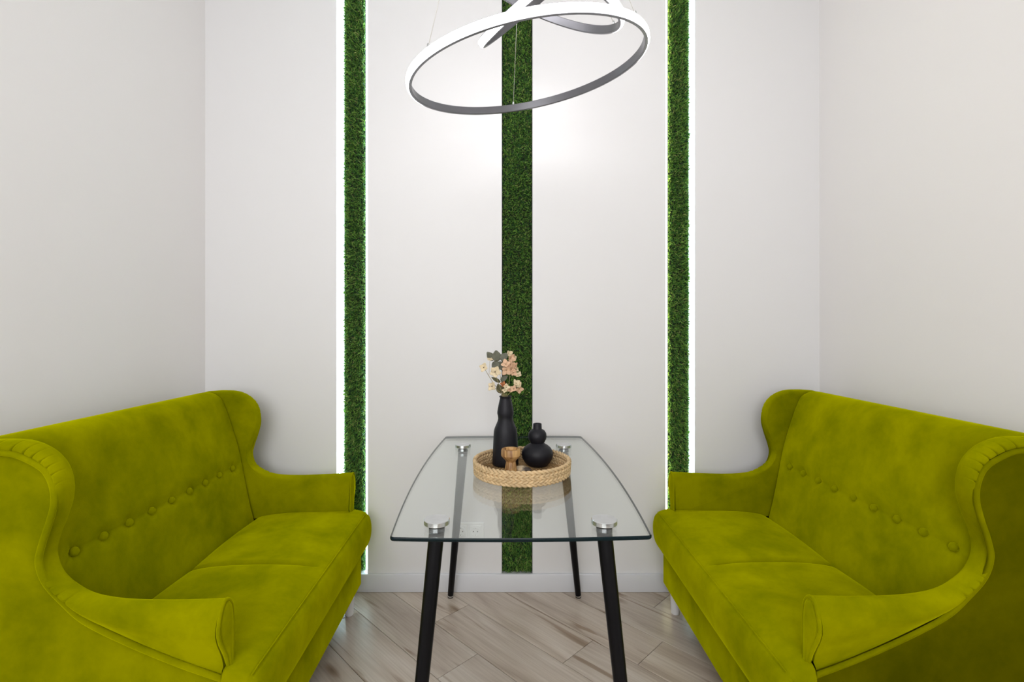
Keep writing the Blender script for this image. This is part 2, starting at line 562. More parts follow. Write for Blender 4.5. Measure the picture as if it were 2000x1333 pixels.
# ------------------------------------------------------------------ turf strips and their LED lines
def turf_strip(x0, x1, y_back, label, fuzz, n_blades, length, seed, pad=0.0):
    r = np.random.default_rng(seed)
    root = empty('turf_strip', ((x0 + x1) / 2, y_back, BB_H))
    tag(root, label, 'turf panel', 'turf strips set into the feature wall')
    h = CEIL - 0.02 - BB_H
    half = (x1 - x0) / 2
    box('backing', -half, half, -0.012, pad, 0.0, h, M['turf_back'], root)
    # blades: 3-segment bent ribbons growing out of the wall (towards -Y)
    N = n_blades
    bx = r.uniform(-half + 0.001, half - 0.001, N); bz = r.uniform(0.002, h - 0.004, N)
    side = bx / half
    az = r.uniform(0, 2 * np.pi, N)
    lean = r.uniform(0.25, 1.15, N)
    dx = np.cos(az) * lean + fuzz * side * np.abs(side) * r.uniform(0.2, 1.3, N)
    dz = np.sin(az) * lean * 0.9 - 0.25
    L = length * r.uniform(0.65, 1.15, N)
    d = np.stack([dx, -np.ones(N), dz], 1); d /= np.linalg.norm(d, axis=1)[:, None]
    d0 = d * 0.45 + np.array([0, -0.55, 0]); d0 /= np.linalg.norm(d0, axis=1)[:, None]
    w = np.cross(d, r.normal(size=(N, 3))); w /= np.linalg.norm(w, axis=1)[:, None]
    wid = r.uniform(0.0010, 0.0020, N)[:, None]
    p0 = np.stack([bx, np.full(N, -0.011), bz], 1)
    p1 = p0 + d0 * (L * 0.45)[:, None]
    p2 = p1 + d * (L * 0.55)[:, None]
    if fuzz > 0:
        p1[:, 0] = np.clip(p1[:, 0], -half, half)
        p2[:, 0] = np.clip(p2[:, 0], -half - 0.007, half + 0.007)
    if fuzz <= 0:
        for p in (p1, p2): p[:, 0] = np.clip(p[:, 0], -half + 0.001, half - 0.001)
    V = np.stack([p0 - w * wid, p0 + w * wid, p1 + w * wid, p1 - w * wid, p2], 1)
    V[:, :, 2] = np.clip(V[:, :, 2], 0.0015, h)
    V = V.reshape(-1, 3)
    base = (np.arange(N) * 5)[:, None]
    quads = base + np.array([[0, 1, 2, 3]]); tris = base + np.array([[3, 2, 4]])
    me = bpy.data.meshes.new('grass_blades')
    me.vertices.add(len(V)); me.vertices.foreach_set('co', V.ravel())
    loops = np.concatenate([quads, tris], 1)                      # 7 loop corners per blade
    me.loops.add(N * 7); me.loops.foreach_set('vertex_index', loops.ravel().astype(np.int32))
    me.polygons.add(N * 2)
    st = np.stack([np.arange(N) * 7, np.arange(N) * 7 + 4], 1).ravel().astype(np.int32)
    me.polygons.foreach_set('loop_start', st)
    me.update(calc_edges=True)
    cols = np.array([(0.16, 0.33, 0.055), (0.07, 0.20, 0.045), (0.27, 0.45, 0.10), (0.42, 0.45, 0.17), (0.035, 0.12, 0.04)])
    pick = cols[r.choice(5, N, p=[.34, .26, .2, .07, .13])] * r.uniform(0.7, 1.65, (N, 1))
    at_ = me.attributes.new('tint', 'FLOAT_COLOR', 'POINT')
    at_.data.foreach_set('color', np.repeat(np.concatenate([pick, np.ones((N, 1))], 1), 5, axis=0).ravel())
    me.materials.append(M['turf'])
    o = bpy.data.objects.new('grass_blades', me); o.parent = root; C.objects.link(o)
    tag(o, kind='stuff')
    return root

SB = WB + SLOT_D
turf_strip(-0.814, -0.712, SB, 'strip of artificial turf with teal-lit edges, between two cool white light lines', 1.0, 22000, 0.028, 1)
c = turf_strip(-0.0465, 0.0955, SB - 0.014, 'wide unlit strip of artificial turf behind the glass table', 0.0, 30000, 0.028, 2, 0.014)
for s in (-1, 1):
    box('edge_trim', s * 0.0735 - 0.0011, s * 0.0735 + 0.0011, -SLOT_D + 0.014, 0.014, 0, CEIL - 0.02 - BB_H, M['slot_trim'], c)
turf_strip(0.757, 0.858, SB, 'strip of artificial turf lit yellowish along one edge', 1.0, 22000, 0.028, 3)

def led_line(x0, x1, mat, label):
    root = empty('light_strip', ((x0 + x1) / 2, SB, BB_H))
    tag(root, label, 'light strip')
    hwid = (x1 - x0) / 2
    box('channel', -hwid, hwid, -0.006, 0, 0, CEIL - 0.02 - BB_H, M['trim'], root)
    box('diffuser', -hwid + 0.001, hwid - 0.001, -0.012, -0.006, 0.001, CEIL - 0.022 - BB_H, mat, root)
led_line(-0.840, -0.816, M['led_cool'], 'wide cool white light line on the outer side of the dark turf strip')
led_line(-0.711, -0.693, M['led_cool'], 'narrow cool white light line on the table side of the dark turf strip')
led_line(0.737, 0.755, M['led_warm'], 'warm white light line on the table side of the yellow-edged turf strip')
led_line(0.860, 0.875, M['led_cool'], 'cool white light line on the outer side of the yellow-edged turf strip')

# ------------------------------------------------------------------ power sockets under the table
so = empty('wall_socket', (at(914.5, 1037, WB).x, WB, at(914.5, 1037, WB).z))
tag(so, 'white double power socket on the wall behind the glass table', 'power socket')
frame = bm_obj('frame', box_bm(-0.0755, 0.0755, -0.008, 0, -0.0405, 0.0405, 0.003), M['plastic'], so)
for sx in (-0.0355, 0.0355):
    bm_obj('plate', box_bm(sx - 0.0275, sx + 0.0275, -0.0105, -0.006, -0.0275, 0.0275, 0.002), M['plastic'], so)
    w = lathe('socket_well', [(0.0215, 0.0), (0.0215, 0.0025), (0.0195, 0.003), (0.0185, 0.0006), (0, 0.0006)], M['plastic'], so, 32, (sx, -0.0105, 0), 40, (math.pi / 2, 0, 0))
    for dx in (-0.0095, 0.0095):
        lathe('contact_hole', [(0.0028, 0.0), (0.0028, 0.0012), (0, 0.0012)], M['hole'], w, 12, (dx, 0, 0.0004))
    for dz in (-0.0165, 0.0165):
        bm_obj('earth_clip', box_bm(-0.002, 0.002, dz - 0.0015, dz + 0.0015, 0.0005, 0.0025), M['steel'], w)

# ------------------------------------------------------------------ sofas (local x = forwards from the wall, y = sideways)
def build_sofa():
    root = empty('wing_sofa')
    V = M['velvet']
    # crest outline of the side (E) and its piping line (P), matched point for point: (forward, up)
    E = [(0.012, 0.905), (0.030, 0.955), (0.070, 0.978), (0.106, 0.983), (0.151, 0.985), (0.206, 0.981), (0.251, 0.962), (0.282, 0.930), (0.297, 0.890), (0.298, 0.842), (0.283, 0.790), (0.262, 0.741), (0.255, 0.697), (0.279, 0.650), (0.330, 0.619), (0.385, 0.606), (0.470, 0.601), (0.590, 0.603), (0.695, 0.607)]
    Pp = [(0.012, 0.885), (0.026, 0.935), (0.066, 0.955), (0.100, 0.958), (0.140, 0.960), (0.192, 0.957), (0.233, 0.941), (0.268, 0.917), (0.286, 0.880), (0.289, 0.838), (0.277, 0.790), (0.261, 0.741), (0.254, 0.698), (0.270, 0.650), (0.311, 0.602), (0.362, 0.556), (0.455, 0.506), (0.575, 0.452), (0.684, 0.410)]
    yi = [0.455] * 13 + [0.458, 0.463, 0.468, 0.474, 0.480, 0.484]
    yb = [0.507] * 13 + [0.512, 0.520, 0.528, 0.537, 0.545, 0.550]
    per = 36
    Ec, Pc = catmull(E, per), catmull(Pp, per)
    yic, ybc = catmull([(a, 0) for a in yi], per)[:, 0], catmull([(a, 0) for a in yb], per)[:, 0]
    n = len(Ec)
    YP = 0.500
    pleats = [4.2, 4.9, 5.5, 6.0, 6.5, 7.0, 7.5, 8.1, 11.2, 11.5, 11.8, 12.1, 12.4, 12.7, 13.0, 13.3, 13.7]
    def section(i):
        e, p = Ec[i], Pc[i]
        t = i / per
        crease = sum(0.0048 * math.exp(-((t - q) / 0.038) ** 2) for q in pleats) + 0.0055 * math.exp(-((t - 14.1) / 0.055) ** 2)
        b, a = ybc[i] - crease, yic[i]
        frac = min(1.0, max(0.0, (t - 12) / 6))
        mid = a * 0.5 + b * 0.5
        c2 = catmull([(YP - 0.004, -0.015), (YP + (b - YP) * (0.75 - 0.45 * frac), 0.20 + 0.08 * frac), (b, 0.52 + 0.12 * frac), (b - (b - a) * 0.16, 0.86 + 0.04 * frac), (mid, 1.0 - crease * 6), (a + (b - a) * 0.14, 0.88 + 0.04 * frac), (a, 0.60 + 0.12 * frac), (a, 0.10), (a, -0.04)], 3)
        return [(p[0] + (e[0] - p[0]) * s, y, p[1] + (e[1] - p[1]) * s) for y, s in c2]
    for sg in (-1, 1):
        # outer side panel: a padded board with a rounded rim
        arm_i = n - 1
        pts = [tuple(Pc[i]) for i in range(n)] + [(0.704, 0.400), (0.704, 0.112), (0.012, 0.112)]
        m_ = len(pts)
        vs = [(a, sg * 0.487, z) for a, z in pts] + [(a, sg * YP, z) for a, z in pts]
        fs = [tuple(range(m_)), tuple(reversed(range(m_, 2 * m_)))]
        fs += [(i, m_ + i, m_ + (i + 1) % m_, (i + 1) % m_) for i in range(m_)]
        bm = bmesh.new()
        bv = [bm.verts.new(v) for v in vs]
        for f in fs: bm.faces.new([bv[i] for i in f])
        side = bm_obj('side_panel', bm, V, root)
        # rolled wing and arm
        vs, fs = [], []
        secs = [section(i) for i in range(n)]
        k = len(secs[0])
        for s_ in secs: vs += [(a, sg * y, z) for a, y, z in s_]
        for i in range(n - 1):
            for j in range(k):
                j2 = (j + 1) % k
                fs.append((i * k + j, i * k + j2, (i + 1) * k + j2, (i + 1) * k + j))
        fs += [tuple(range(k)), tuple(range((n - 1) * k, n * k))]
        bm = bmesh.new(); bv = [bm.verts.new(v) for v in vs]
        for f in fs: bm.faces.new([bv[i] for i in f])
        roll = bm_obj('wing_and_arm', bm, V, root, True)
        auto_smooth(roll, 55)
        # inside lining of the wing and arm, flush with the roll
        vs = [(0.12, sg * 0.4595, 0.42)] + [(Pc[i][0] + (Ec[i][0] - Pc[i][0]) * 0.12, sg * (yic[i] - 0.0006), Pc[i][1] + (Ec[i][1] - Pc[i][1]) * 0.12) for i in range(n)]
        vs += [(a, sg * 0.4860, z) for a, y, z in vs]
        m2 = n + 1
        fs = [(0, i, i + 1) for i in range(1, n)] + [(m2, m2 + i + 1, m2 + i) for i in range(1, n)]
        fs += [(i, m2 + i, m2 + i + 1, i + 1) for i in range(1, n)] + [(0, m2, m2 + 1, 1), (n, m2 + n, m2, 0)]
        bm = bmesh.new(); bv = [bm.verts.new(v) for v in vs]
        for f in fs: bm.faces.new([bv[i] for i in f])
        bm_obj('inner_panel', bm, V, root)
        # piping along the side panel
        tube('piping', [(Pc[i][0], sg * (YP + 0.0045), Pc[i][1] - 0.003) for i in range(n)], 0.0072, V, side, 8)
        # arm front: teardrop panel with its own piping
        end = secs[-1][:-1]
        cy = sum(p[1] for p in end) / len(end); cz = sum(p[2] for p in end) / len(end)
        def shrink(f, dx):
            return [(0.695 + dx, sg * (cy + (p[1] - cy) * f), cz + (p[2] - cz) * (1 - (1 - f) * 0.45)) for p in end]
        r0, r1, r2, r3 = shrink(0.86, -0.002), shrink(0.82, 0.0045), shrink(0.62, 0.0085), shrink(0.25, 0.0105)
        ke = len(end)
        vs = r0 + r1 + r2 + r3
        fs = [(q * ke + j, q * ke + (j + 1) % ke, (q + 1) * ke + (j + 1) % ke, (q + 1) * ke + j) for q in range(3) for j in range(ke)]
        fs.append(tuple(range(3 * ke, 4 * ke)))
        bm = bmesh.new(); bv = [bm.verts.new(v) for v in vs]
        for f in fs: bm.faces.new([bv[i] for i in f])
        fp = bm_obj('arm_front', bm, V, root, True)
        tube('piping', shrink(0.93, 0.002), 0.0045, V, fp, 8, True)

    # backrest: padded, nine buttons pulled in along one line
    HALF = 0.470
    prof = catmull([(0.300, 0.385), (0.292, 0.43), (0.275, 0.50), (0.255, 0.60), (0.241, 0.675), (0.225, 0.75), (0.198, 0.84), (0.172, 0.915), (0.150, 0.958), (0.112, 0.980), (0.070, 0.978), (0.034, 0.950), (0.016, 0.89), (0.012, 0.60), (0.012, 0.115)], 12)
    seglen = np.concatenate([[0], np.cumsum(np.linalg.norm(np.diff(prof, axis=0), axis=1))])
    tang = np.gradient(prof, axis=0); tang /= np.linalg.norm(tang, axis=1)[:, None]
    nor = np.stack([tang[:, 1], -tang[:, 0]], 1)                      # forwards / upwards
    bz = 0.668
    bi = int(np.argmin(np.abs(prof[:80, 1] - bz)))
    sb = seglen[bi]
    BV = np.linspace(-0.384, 0.384, 9)
    creases = []
    for e in (-1, 1):
        q = BV[0] if e < 0 else BV[-1]
        creases += [((q, sb), (q + e * 0.075, sb - 0.035)), ((q, sb), (q + e * 0.07, sb + 0.012)), ((q, sb), (q - e * 0.03, sb - 0.075)), ((q, sb), (q + e * 0.03, sb - 0.07)), ((q, sb), (q + e * 0.035, sb + 0.06))]
    nv = 190
    vv = np.linspace(-HALF, HALF, nv)
    ns = len(prof)
    S, Vv = np.meshgrid(seglen, vv, indexing='ij')
    off = np.zeros_like(S)
    d_top = np.abs(S - sb)
    off += 0.010 * np.clip(1 - (d_top / 0.16) ** 2, 0, 1) * 0 
    # soft valley through the button line, with padding swelling above and below
    off += -0.005 * np.exp(-(d_top / 0.026) ** 2) * np.clip((0.43 - np.abs(Vv)) / 0.05, 0, 1)
    for q in BV:
        rr = np.hypot(S - sb, Vv - q)
        off -= 0.009 * np.exp(-(rr / 0.020) ** 2)
    for (a, b) in creases:
        ax, ay = b[0] - a[0], b[1] - a[1]
        L2 = ax * ax + ay * ay
        t = np.clip(((Vv - a[0]) * ax + (S - a[1]) * ay) / L2, 0, 1)
        dd = np.hypot(Vv - a[0] - t * ax, S - a[1] - t * ay)
        off -= 0.0035 * np.exp(-(dd / 0.0045) ** 2) * (1 - t * 0.8)
    for (a, b) in zip(BV, BV[1:]):                                     # thin pull line between neighbours
        inside = (Vv > a) & (Vv < b)
        off -= np.where(inside, 0.0025 * np.exp(-((S - sb) / 0.004) ** 2), 0)
    edge = HALF - np.abs(Vv)
    off -= 0.028 * np.exp(-(edge / 0.012) ** 1.5)
    P3 = np.stack([prof[:, 0][:, None] + nor[:, 0][:, None] * off, Vv, prof[:, 1][:, None] + nor[:, 1][:, None] * off], -1)
    fs = [(i * nv + j, (i + 1) * nv + j, (i + 1) * nv + j + 1, i * nv + j + 1) for i in range(ns - 1) for j in range(nv - 1)]
    fs += [tuple(i * nv for i in range(ns)), tuple(i * nv + nv - 1 for i in reversed(range(ns)))]
    back = mesh_obj('backrest', P3.reshape(-1, 3), fs, V, root, True)
    for q in BV:
        pa = prof[bi] + nor[bi] * (-0.0115)
        ang = math.atan2(nor[bi][0], nor[bi][1])
        lathe('button', [(0.0, -0.004), (0.0105, -0.002), (0.0118, 0.003), (0.0112, 0.007), (0.0085, 0.0102), (0.004, 0.0117), (0, 0.012)], V, back, 20, (pa[0], q, pa[1]), 80, (0, ang, 0))

    # seat: two padded halves, a nose that runs in front of the arms
    sp = catmull([(0.275, 0.385), (0.290, 0.415), (0.318, 0.434), (0.40, 0.446), (0.52, 0.450), (0.64, 0.447), (0.715, 0.439), (0.752, 0.428), (0.764, 0.419), (0.776, 0.400), (0.782, 0.365), (0.780, 0.325), (0.770, 0.290), (0.752, 0.262), (0.728, 0.250), (0.60, 0.250), (0.30, 0.250)], 8)
    sv = np.concatenate([np.linspace(-0.532, -0.470, 14), np.linspace(-0.462, 0.462, 121), np.linspace(0.470, 0.532, 14)])
    tan = np.gradient(sp, axis=0); tan /= np.linalg.norm(tan, axis=1)[:, None]
    nr = np.stack([-tan[:, 1], tan[:, 0]], 1)
    verts = []
    for (a, z), (nx, nz) in zip(sp, nr):
        for y in sv:
            ay = abs(y)
            o_ = 0.0
            if nz > 0.3:
                dist_front = max(0.0, 0.745 - a)
                o_ -= 0.015 * math.exp(-(ay / 0.008) ** 2) * min(1, dist_front / 0.05)
                o_ += 0.006 * math.sin(min(1, ay / 0.46) * math.pi) * min(1, dist_front / 0.1)
            if math.hypot(a - 0.760, z - 0.4225) < 0.006:
                o_ -= 0.0015
            e = 0.532 - ay
            if e < 0.022: o_ -= 0.022 - math.sqrt(max(0, 0.022 ** 2 - (0.022 - e) ** 2))
            na, nzv = a + nx * o_, z + nz * o_
            if ay > 0.466: na = max(na, 0.694)
            verts.append((na, y, nzv))
    k = len(sv)
    fs = [(i * k + j, i * k + j + 1, (i + 1) * k + j + 1, (i + 1) * k + j) for i in range(len(sp) - 1) for j in range(k - 1)]
    fs += [tuple(i * k for i in reversed(range(len(sp)))), tuple(i * k + k - 1 for i in range(len(sp)))]
    bm = bmesh.new(); bv = [bm.verts.new(v) for v in verts]
    for f in fs: bm.faces.new([bv[i] for i in f])
    seat = bm_obj('seat', bm, V, root, True)
    tube('front_seam', [(0.7585, y, 0.4245) for y in np.linspace(-0.515, 0.515, 40)], 0.0022, V, seat, 6)

    # base rail below the seat
    bm = box_bm(0.03, 0.742, -0.498, 0.498, 0.112, 0.262, 0.010, 3)
    auto_smooth(bm_obj('base', bm, V, root), 50)
    # legs
    for a, y in ((0.700, -0.455), (0.700, 0.455), (0.10, -0.44), (0.10, 0.44)):
        lathe('leg', [(0, 0.0), (0.016, 0.0), (0.0175, 0.0015), (0.023, 0.114), (0, 0.114)], M['white_leg'], root, 24, (a, y, 0))
    return root

sofa = build_sofa()
sofa.location = (1.420, 1.690, 0); sofa.rotation_euler = (0, 0, math.pi)
tag(sofa, 'lime green velvet wing sofa squarely against the wall, next to the yellow-edged turf strip', 'sofa', 'facing green velvet wing sofas')
sofa2 = copy_tree(sofa)
sofa2.location = (-1.398, 1.655, 0); sofa2.rotation_euler = (0, 0, math.radians(1.9))
tag(sofa2, 'olive green velvet wing sofa turned slightly towards the table, next to the dark turf strip', 'sofa', 'facing green velvet wing sofas')

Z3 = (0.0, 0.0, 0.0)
NAP_SHADE = {'side_panel': ((-1.1, 0.0, -1.7), (0.3, 0.0, 0.6)), 'inner_panel': ((-0.3, 0.0, -0.35), (0.0, 0.0, -0.1)), 'wing_and_arm': ((-0.3, 0.0, -0.25), (0.0, 0.0, 0.0)),
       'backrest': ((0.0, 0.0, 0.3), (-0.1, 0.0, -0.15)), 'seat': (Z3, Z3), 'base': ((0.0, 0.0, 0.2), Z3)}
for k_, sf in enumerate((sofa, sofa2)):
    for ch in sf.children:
        v_ = NAP_SHADE.get(ch.name.split('.')[0], (Z3, Z3))[k_]
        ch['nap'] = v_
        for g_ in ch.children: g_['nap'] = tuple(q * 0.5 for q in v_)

# ------------------------------------------------------------------ glass table
TZ = 0.75
T_ROT = 0.0147
table = empty('glass_table', (0.0148, 1.735, 0), T_ROT)
tag(table, 'clear glass dining table with four splayed black legs and round steel caps', 'table')
tx, ty = table.location.x, table.location.y
# outline: bowed sides and ends, small round corners
def outline(hx_end, hx_mid, y0, y1, bow, rc, n=24):
    pts = []
    for i in range(n + 1):                       # +x side, front to back
        t = i / n; y = y0 + rc + (y1 - y0 - 2 * rc) * t
        pts.append((hx_end + (hx_mid - hx_end) * (1 - (2 * t - 1) ** 2), y))
    def corner(cx, cy, a0):
        return [(cx + rc * math.cos(a0 + math.pi / 2 * k / 6), cy + rc * math.sin(a0 + math.pi / 2 * k / 6)) for k in range(1, 6)]
    right = pts
    top = [(hx_end - rc - (2 * hx_end - 2 * rc) * i / 12, y1 + bow * (1 - (2 * i / 12 - 1) ** 2)) for i in range(13)]
    left = [(-x, y) for x, y in reversed(right)]
    bot = [(-(hx_end - rc) + (2 * hx_end - 2 * rc) * i / 12, y0 - bow * (1 - (2 * i / 12 - 1) ** 2)) for i in range(13)]
    return right + corner(hx_end - rc, y1 - rc, 0) + top + corner(-hx_end + rc, y1 - rc, math.pi / 2) + left + corner(-hx_end + rc, y0 + rc, math.pi) + bot + corner(hx_end - rc, y0 + rc, 3 * math.pi / 2)
ol = outline(0.318, 0.342, 1.178 - ty, 2.288 - ty, 0.010, 0.012)
nO = len(ol)
TH = 0.010
vs = [(x, y, TZ - TH) for x, y in ol] + [(x, y, TZ) for x, y in ol]
top = mesh_obj('glass_top', vs, [tuple(reversed(range(nO))), tuple(range(nO, 2 * nO))], M['glass'], table)
ev = []
for x, y in ol:
    ev.append((x, y, TZ - TH))
for x, y in ol: ev.append((x * 1.004, y * 1.0024, TZ - TH * 0.72))
for x, y in ol: ev.append((x * 1.004, y * 1.0024, TZ - TH * 0.28))
for x, y in ol: ev.append((x, y, TZ))
edge = mesh_obj('polished_edge', ev, [(q * nO + i, q * nO + (i + 1) % nO, (q + 1) * nO + (i + 1) % nO, (q + 1) * nO + i) for q in range(3) for i in range(nO)], M['edge'], top, True)
edge['label'] = 'dark polished edge of the glass'

caps = [(-0.194, 1.255), (0.238, 1.255), (-0.2096, 2.075), (0.2205, 2.075)]
feet = [(-0.248, 1.105), (0.293, 1.105), (-0.287, 2.272), (0.309, 2.272)]
def to_table(x, y):
    dx, dy, c_, s_ = x - tx, y - ty, math.cos(T_ROT), math.sin(T_ROT)
    return tx + dx * c_ + dy * s_, ty - dx * s_ + dy * c_
for (cx, cy), (fx, fy) in zip([to_table(*p) for p in caps], [to_table(*p) for p in feet]):
    lathe('steel_cap', [(0, 0.0), (0.031, 0.0), (0.033, 0.0015), (0.033, 0.0115), (0.0315, 0.0130), (0.0, 0.0135)], M['steel'], table, 48, (cx - tx, cy - ty, TZ), 30)
    lathe('glass_mount', [(0, -0.012), (0.0195, -0.012), (0.0205, -0.010), (0.0205, 0.0), (0, 0.0)], M['black_leg'], table, 40, (cx - tx, cy - ty, TZ - TH), 30)
    p1, p0 = Vector((cx - tx, cy - ty, TZ - TH - 0.010)), Vector((fx - tx, fy - ty, 0.014))
    leg = tube('leg', [p0.lerp(p1, t) for t in (0, .25, .5, .75, 1)], [0.0135, 0.0152, 0.0170, 0.0186, 0.020], M['black_leg'], table, 28)
    auto_smooth(leg, 50)
    dirv = (p0 - p1).normalized()
    ring_ = tube('foot_ring', [p0 - dirv * 0.001, p0 + dirv * 0.006], 0.0142, M['steel'], leg, 24); auto_smooth(ring_, 50)
    lathe('foot', [(0, 0), (0.0125, 0), (0.014, 0.003), (0.0135, 0.010), (0, 0.010)], M['rubber'], leg, 24, (p0.x + dirv.x * 0.006, p0.y + dirv.y * 0.006, 0.0))

# ------------------------------------------------------------------ woven tray
TR, TC = 0.166, (0.035, 1.705)
tray = empty('woven_tray', (*TC, TZ))
tag(tray, 'round woven seagrass tray with a low braided rim on the glass table', 'tray')
def rope(radius, z, rad, twist, strands=2, n=None, phase=0.0):
    vs, fs = [], []
    n = n or int(2 * math.pi * radius / 0.0035)
    for s in range(strands):
        path = []
        for i in range(n):
            t = 2 * math.pi * i / n
            ph = twist * t + 2 * math.pi * s / strands + phase
            rr = radius + rad * 0.55 * math.cos(ph)
            path.append((rr * math.cos(t), rr * math.sin(t), z + rad * 0.55 * math.sin(ph)))
        tube_geo(path, rad * 0.78, 6, True, False, vs, fs)
    return vs, fs
lathe('tray_floor', [(0, 0.0), (TR - 0.006, 0.0), (TR - 0.004, 0.003), (0, 0.003)], M['seagrass_dark'], tray, 72)
rr, i = 0.010, 0
while rr < TR - 0.010:
    v, f = rope(rr, 0.0040, 0.0032, max(4, int(rr * 420)), 2, max(24, int(rr * 1300)))
    mesh_obj('floor_coil', v, f, M['seagrass_dark'], tray, True)
    rr += 0.0108
for i in range(5):
    v, f = rope(TR - 0.004 + 0.0006 * i, 0.0072 + 0.0095 * i, 0.0062, 30 if i % 2 else -30, 2, 420, i * 1.3)
    mesh_obj('rim_coil', v, f, M['seagrass'], tray, True)
TFZ = TZ + 0.0082

# ------------------------------------------------------------------ things on the tray
vase_loc = (-0.024, 1.782, TFZ)
vase = lathe('bottle_vase', [(0, 0.0), (0.0455, 0.0), (0.0480, 0.003), (0.0478, 0.020), (0.0455, 0.060), (0.0440, 0.100), (0.0425, 0.122), (0.0400, 0.132), (0.0345, 0.145), (0.0290, 0.158), (0.0270, 0.168), (0.0280, 0.177), (0.0300, 0.185), (0.0302, 0.191), (0.0285, 0.203), (0.0245, 0.222), (0.0205, 0.240), (0.0198, 0.244), (0.0225, 0.247), (0.0228, 0.2495), (0.0205, 0.2505), (0.0175, 0.245), (0.0175, 0.215), (0, 0.20)], M['ceramic'], None, 56, vase_loc, 60)
tag(vase, 'tall matte black bottle vase with a pinched neck holding dried flowers', 'vase')
gv = lathe('gourd_vase', [(0, 0.0), (0.030, 0.0), (0.036, 0.003), (0.046, 0.013), (0.0545, 0.028), (0.0570, 0.040), (0.0555, 0.052), (0.0490, 0.064), (0.0380, 0.0735), (0.0270, 0.0795), (0.0245, 0.083), (0.0275, 0.088), (0.0325, 0.098), (0.0338, 0.107), (0.0320, 0.118), (0.0262, 0.127), (0.0185, 0.1315), (0.0160, 0.134), (0.0155, 0.150), (0.0148, 0.1525), (0.0120, 0.1525), (0.0115, 0.140), (0, 0.120)], M['ceramic'], None, 56, (0.092, 1.765, TFZ), 60)
tag(gv, 'squat matte black double gourd vase, empty', 'vase')
# faceted candle holder
def faceted():
    prof = [(0, 0), (0.0245, 0), (0.0235, 0.004), (0.0165, 0.044), (0.0185, 0.049), (0.0310, 0.062), (0.0330, 0.066), (0.0330, 0.084), (0.0320, 0.087), (0.0235, 0.087), (0.0225, 0.078), (0, 0.078)]
    return lathe('candle_holder', prof, M['wood'], None, 12, (-0.004, 1.655, TFZ), 20, (0, 0, 0.2))
tag(faceted(), 'small turned wooden candle holder with a faceted cup', 'candle holder')
bm = bmesh.new()
bmesh.ops.create_icosphere(bm, subdivisions=4, radius=1.0)
for v in bm.verts:
    v.co = Vector((v.co.x * 0.030, v.co.y * 0.021, v.co.z * 0.0105)) * (1 + 0.05 * math.sin(4 * v.co.x + 2) + 0.03 * math.sin(6 * v.co.y))
pb = bm_obj('pebble', bm, M['stone'], None, True, (0.038, 1.682, TFZ + 0.0100), (0, 0.06, -0.25))
tag(pb, 'small flat cream and dark brown pebble beside the candle holder', 'pebble')

# dried sprigs standing in the bottle vase
NECK = Vector((vase_loc[0], vase_loc[1], TFZ + 0.248))
def stem_path(target, sway, n=10):
    a = Vector((NECK.x + (target.x - NECK.x) * 0.10, NECK.y + (target.y - NECK.y) * 0.10, NECK.z - 0.035))
    m = Vector((NECK.x + (target.x - NECK.x) * 0.20, NECK.y + (target.y - NECK.y) * 0.2, NECK.z + 0.002))
    m.x = max(NECK.x - 0.012, min(NECK.x + 0.012, m.x)); m.y = max(NECK.y - 0.012, min(NECK.y + 0.012, m.y))
    q = m.lerp(target, 0.5) + Vector((sway, 0, 0.006))
    return [Vector(p) for p in catmull([a, m, q, target], n)]

def petal_geo(origin, direction, normal, length, width, cup, vs, fs, rows=5, cols=4):
    d = direction.normalized(); w = d.cross(normal).normalized(); nrm = w.cross(d).normalized()
    b = len(vs)
    for i in range(rows):
        t = i / (rows - 1)
        half = width * 0.5 * (math.sin(math.pi * (0.06 + 0.90 * t) ** 0.8) * 0.95 + 0.06)
        for j in range(cols + 1):
            u = j / cols * 2 - 1
            p = origin + d * (length * t) + w * (half * u) + nrm * (cup * length * (t * t * 0.9 + u * u * 0.35 * math.sin(math.pi * t)))
            vs.append(tuple(p))
    for i in range(rows - 1):
        for j in range(cols):
            k = b + i * (cols + 1) + j
            fs.append((k, k + 1, k + cols + 2, k + cols + 1))

def thick_obj(name, vs, fs, mat, parent, t=0.0005):
    o = mesh_obj(name, vs, fs, mat, parent, True)
    md = o.modifiers.new('thickness', 'SOLIDIFY'); md.thickness = t
    return o

rs = random.Random(11)
def px3(px, py, dd=0.0):
    return at(px, py, vase_loc[1] + dd)

def sprig(name, label, target, sway, cat, rad=0.0011):
    root = empty(name, NECK); tag(root, label, cat, 'dried sprigs in the bottle vase')
    path = [p - NECK for p in stem_path(target, sway)]
    tube('stem', path, [rad * (1.25 - 0.6 * i / (len(path) - 1)) for i in range(len(path))], M['stem'], root, 6)
    return root, path

def leaf(root, base, tip, width, mat, name='leaf', cup=0.12, face=Vector((0, -1, 0.25))):
    vs, fs = [], []
    f2 = face + Vector((rs.uniform(-.35, .35), 0, rs.uniform(-.3, .3)))
    petal_geo(base - NECK, tip - base, f2, (tip - base).length, width, cup, vs, fs, 7, 6)
    thick_obj(name, vs, fs, mat, root)

